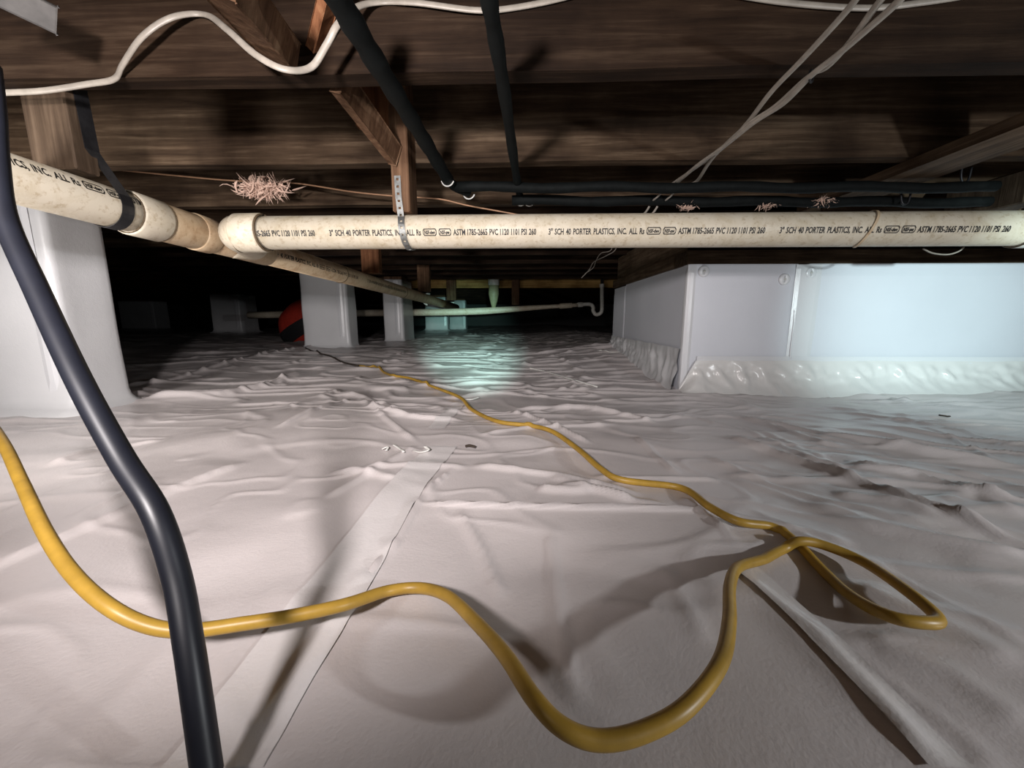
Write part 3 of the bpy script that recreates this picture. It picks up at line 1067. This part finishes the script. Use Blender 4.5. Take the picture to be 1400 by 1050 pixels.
# wisps hanging below the printed pipe
cable('loose_wire', [at_y(px, py, 2.0) for px, py in ((846, 314), (842, 340), (828, 350), (812, 358), (806, 368), (795, 380))], 0.004, M_WIRE, 'loose twisted white wire hanging below the printed pipe', 0.6, n=5, cat='wire')
cable('loose_wire', [at_y(px, py, 1.988) for px, py in ((842, 314), (836, 341), (822, 346), (815, 356), (811, 366), (800, 374))], 0.003, M_WIRE, 'thinner white wire twisted round the hanging loose wire', 0.6, n=5, cat='wire')
cable('loose_wire', [at_y(px, py, 1.22) for px, py in ((1262, 340), (1275, 346), (1295, 348), (1310, 344), (1318, 338))], 0.0022, M_WIRE, 'small white wire loop dangling under the printed pipe above the wall', n=5, cat='wire')


# ------------------------------------------------------------------ insulation tuft: torn fibres
def tuft(name, c, sx, sy, sz, nst, label, seedv, mat=M_PINK):
    rnd = random.Random(seedv)
    V, Fc = [], []
    for i in range(nst):
        st = Vector((rnd.gauss(0, sx * 0.45), rnd.gauss(0, sy * 0.4), rnd.gauss(0, sz * 0.35)))
        d = Vector((rnd.gauss(0.2, 1), rnd.gauss(0, 0.6), rnd.gauss(-0.1, 0.9))).normalized()
        L = rnd.uniform(0.3, 0.95) * sx
        w0 = rnd.uniform(0.015, 0.07) * sx
        bend = Vector((rnd.gauss(0, 1), rnd.gauss(0, 1), rnd.gauss(0, 1))) * 0.35 * L
        path = [c + st + d * L * (t - 0.5) + bend * (t - 0.5) ** 2 for t in (0, 0.25, 0.5, 0.75, 1)]
        v, f = tube_data(path, [w0 * 0.3, w0, w0 * 1.1, w0 * 0.7, w0 * 0.08], 6, 0.45, (rnd.random(), rnd.random(), 1))
        o_ = len(V)
        V += v
        Fc += [tuple(k + o_ for k in q) for q in f]
    return tag(mesh(name, V, Fc, mat, None, True), label, 'insulation')


tuft('insulation_tuft', at_y(362, 257, 1.42), 0.080, 0.035, 0.034, 330, 'torn tuft of pink insulation snagged on the copper-coloured wire', 5)
tuft('insulation_tuft', at_y(940, 282, 1.35), 0.035, 0.015, 0.015, 70, 'small pink insulation tuft beside the cable ends', 9)
tuft('insulation_tuft', at_y(1052, 281, 1.35), 0.03, 0.015, 0.012, 50, 'small grey insulation wisp on the lower black pipe', 12)
tuft('insulation_tuft', at_y(1125, 275, 1.34), 0.04, 0.015, 0.010, 60, 'flattened insulation wisp between the two black pipes', 15)

# ------------------------------------------------------------------ far plumbing
YD = 4.635
fd = thing('drain_pipe', at_y(600, 428, YD), 'distant pale drain pipe crossing behind the wrapped piers', 'pipe')
pl = [at_y(340, 431, YD), at_y(500, 428, YD), at_y(640, 426, YD), at_y(740, 420, YD), at_y(790, 417, YD)]
tube('pipe', spline(pl, 5), [0.040] * 11 + [0.040 - 0.017 * min(1, i / 5) for i in range(10)], M_PVC, fd, 16)
sleeve('coupling', at_y(765, 418.5, YD), at_y(782, 417.5, YD), 0.031, M_PVC, fd, 16)
vt = thing('vent_riser', at_y(675, 424, YD), 'upright pipe stub with white collar rising from the distant drain', 'pipe')
a_, b_ = at_y(675, 374, YD), at_y(675, 424.5, YD)
b_.z += 0.030                                       # foot set into the crown of the drain
sleeve('collar', a_, at_y(675, 390, YD), 0.064, M_PVCW, vt, 18)
tube('reducer', [at_y(675, 388, YD), at_y(675, 402, YD), at_y(675, 411, YD), b_], [0.056, 0.061, 0.045, 0.020], M_BRASS, vt, 18)
tube('stub', [a_, a_ + Vector((0, 0, 0.975 - a_.z))], 0.041, M_PVC2, vt, 16)
tr = thing('sink_trap', at_y(815, 425, YD - 0.1), 'white plastic trap with upright tail pipe near the foundation wall', 'pipe')
u0 = spline([at_y(px, py, YD) for px, py in ((788.5, 416.8), (806, 416), (811, 420), (811, 425), (815, 430), (821, 428), (823, 422), (823, 405), (823, 389))], 6)
tube('trap_bend', u0, 0.022, M_PVCW, tr, 14)
sleeve('nut', at_y(790, 416.8, YD), at_y(797, 416.3, YD), 0.029, M_PVCW, tr, 14)
sleeve('nut', at_y(823, 393, YD), at_y(823, 388, YD), 0.027, M_PVCW, tr, 14)
tube('tail_pipe', [at_y(823, 389, YD), Vector((at_y(823, 389, YD).x, YD, 0.975))], 0.018, M_DARKMET, tr, 12)
for (yy, lb) in ((3.95, 'white ring hook round the tan pipe near its wooden hanger'), (5.35, 'white ring hook round the end of the tan pipe')):
    c = main_at(yy)
    tag(ring('pipe_hook', c, md, RP + 0.010, 0.009, M_CLIP, None, math.radians(20), math.radians(-170)), lb, 'hook')

# ------------------------------------------------------------------ red bag behind the bright pier
yb_ = 4.3
rb = thing('duffel_bag', at_y(405, 468, yb_), 'red rounded bag with a black band behind the bright pier', 'bag')
cb = at_y(424, 440, yb_)
def blob(name, c, rx, ry, rz, band, mat, parent, grow=1.0, tilt=0.55):
    V, Fc = [], []
    n, m_ = 32, 24
    R = Matrix.Rotation(tilt, 3, 'Y')
    t0, t1 = band
    for j in range(m_ + 1):
        th = t0 + (t1 - t0) * j / m_
        for i in range(n):
            ph = 2 * math.pi * i / n
            s = math.copysign(abs(math.sin(th)) ** 0.8, math.sin(th))
            p = Vector((rx * s * math.cos(ph), ry * s * math.sin(ph), rz * math.cos(th))) * grow
            p *= 1 + 0.05 * mnoise.noise(p * 6)
            V.append(c + R @ p)
    for j in range(m_):
        for i in range(n):
            i2 = (i + 1) % n
            Fc.append((j * n + i, (j + 1) * n + i, (j + 1) * n + i2, j * n + i2))
    return mesh(name, V, Fc, mat, parent, True)


blob('body', cb, 0.36, 0.22, 0.25, (0.02, math.pi - 0.02), M_RED, rb, 1.0, -0.5)
blob('band', cb, 0.36, 0.22, 0.25, (1.50, 2.1), M_BLKFAB, rb, 1.03, -0.5)

# ------------------------------------------------------------------ cords on the floor
def cord_path(lst, r):
    """(px, py, lift) on the liner -> points; lift = height of the cord's underside over the liner"""
    out = []
    for px, py, lift in lst:
        z = 0.0
        for _ in range(6):
            p = at_z(px, py, z)
            z = fz(p.x, p.y) + r * 0.9 + lift
        out.append(at_z(px, py, z))
    return out


def settle(path, r, free):
    """keep a cord from sinking into the liner"""
    A = np.array([tuple(p) for p in path])
    zf = floor_z(A[:, 0], A[:, 1])
    out = []
    for p, z in zip(path, zf):
        p = p.copy()
        p.z = max(p.z, z + r * 0.85)
        out.append(p)
    return out


RC = 0.0062
yc = cord_path([(-40, 540, 0.17), (0, 598, 0.145), (30, 660, 0.125), (62, 728, 0.105), (100, 785, 0.085), (150, 830, 0.065), (205, 856, 0.045), (260, 862, 0.035), (330, 853, 0.03), (400, 842, 0.025), (470, 827, 0.02),
                (530, 808, 0.006), (575, 804, 0.006), (612, 815, 0.018), (650, 850, 0.03), (690, 895, 0.042), (730, 955, 0.048), (770, 995, 0.045), (820, 1012, 0.04), (880, 1000, 0.04), (940, 965, 0.045), (985, 905, 0.045),
                (997, 850, 0.035), (998, 800, 0.02), (1010, 775, 0.008), (1045, 764, 0.0), (1072, 750, 0.0), (1092, 740, 0.012), (1125, 745, 0.012), (1180, 768, 0.010), (1240, 808, 0.01), (1282, 845, 0.012), (1262, 851, 0.014), (1215, 842, 0.012), (1165, 816, 0.006),
                (1125, 780, 0.0), (1085, 738, 0.0), (1055, 720, 0.0), (1010, 713, 0.004), (970, 693, 0.004), (930, 667, 0.0), (850, 656, 0.0), (820, 640, 0.008), (790, 614, 0.01), (755, 590, 0.008), (725, 582, 0.0), (680, 576, 0.0), (645, 560, 0.004),
                (628, 543, 0.01), (590, 528, 0.004), (560, 517, 0.004), (535, 513, 0.006), (515, 505, 0.006), (490, 500, 0.004)], RC)
tag(tube('extension_cord', settle(spline(yc, 10), RC, None), RC, M_YELLOW, None, 12), 'yellow extension cord looping across the white liner', 'cord')
RK = 0.0055
yc = cord_path([(489.5, 500, 0.004), (468, 495, 0.008), (452, 487, 0.01), (436, 483, 0.0), (418, 477, 0.0)], RK)
tag(tube('dark_cord', settle(spline(yc, 8), RK, None), RK, M_DIRT, None, 8), 'short dark cord lying at the foot of the bright pier', 'cord')

# thick black cable hanging in front
bc = [(-14, 90, 0.34), (-8, 150, 0.335), (-4, 220, 0.33), (8, 300, 0.325), (52, 400, 0.315), (108, 520, 0.30), (165, 625, 0.29), (212, 700, 0.28), (242, 790, 0.275), (258, 880, 0.265), (270, 960, 0.258), (284, 1060, 0.252)]
pts = []
fwd = RM @ Vector((0, 0, -1))
for px, py, dpt in bc:
    pts.append(CAM + ray(px, py) * dpt)
pp = spline(pts, 8)
tag(tube('power_cable', pp, [0.0072 + 0.0014 * min(1, i / 60) for i in range(len(pp))], M_BLACK, None, 18), 'thick black cable hanging down to the liner', 'cable')

# ------------------------------------------------------------------ odd bits on the liner
def litter(name, lst, r, mat, label, cat, flat=1.0, n=6):
    return tag(tube(name, settle(spline(cord_path(lst, r), n), r, None), r, mat, None, 8, flat), label, cat)


litter('wire_offcut', [(718, 503, 0.0), (745, 508, 0.004), (780, 518, 0.004), (817, 529, 0.0)], 0.0036, M_CLIP, 'straight white wire offcut lying on the liner', 'wire')
litter('wire_offcut', [(816, 494, 0.0), (840, 497, 0.0), (862, 496, 0.004), (872, 490, 0.03), (879, 480, 0.07)], 0.0036, M_CLIP, 'white wire offcut with upturned end by the shaded wall', 'wire')
litter('wire_offcut', [(634, 546, 0.0), (645, 546, 0.002), (655, 543, 0.006)], 0.0028, M_CLIP, 'tiny white wire offcut beside the yellow cord', 'wire')
for (L_, lb) in (([(522, 614, 0.0), (530, 611, 0.004), (528, 616, 0)], 'small curl of white scrap lying apart from the larger scraps'),
                 ([(538, 608, 0.004), (546, 613, 0.002), (552, 618, 0)], 'curled white scrap between the other scraps'),
                 ([(565, 616, 0), (575, 618, 0.003), (586, 615, 0.004), (580, 610, 0.006)], 'larger white scrap at the top of the seam tape')):
    litter('plastic_scrap', L_, 0.0032, M_SCRAP, lb, 'scrap', 0.5)
litter('dirt_crumb', [(637, 610, 0), (642, 609, 0.003), (650, 611, 0)], 0.0045, M_DIRT, 'dark crumb of dirt lying alone on the liner', 'dirt', 0.7)
litter('dirt_crumb', [(1284, 569, 0), (1292, 570, 0), (1298, 569, 0)], 0.004, M_DIRT, 'dark speck of dirt on the liner before the white wall', 'dirt', 0.6)
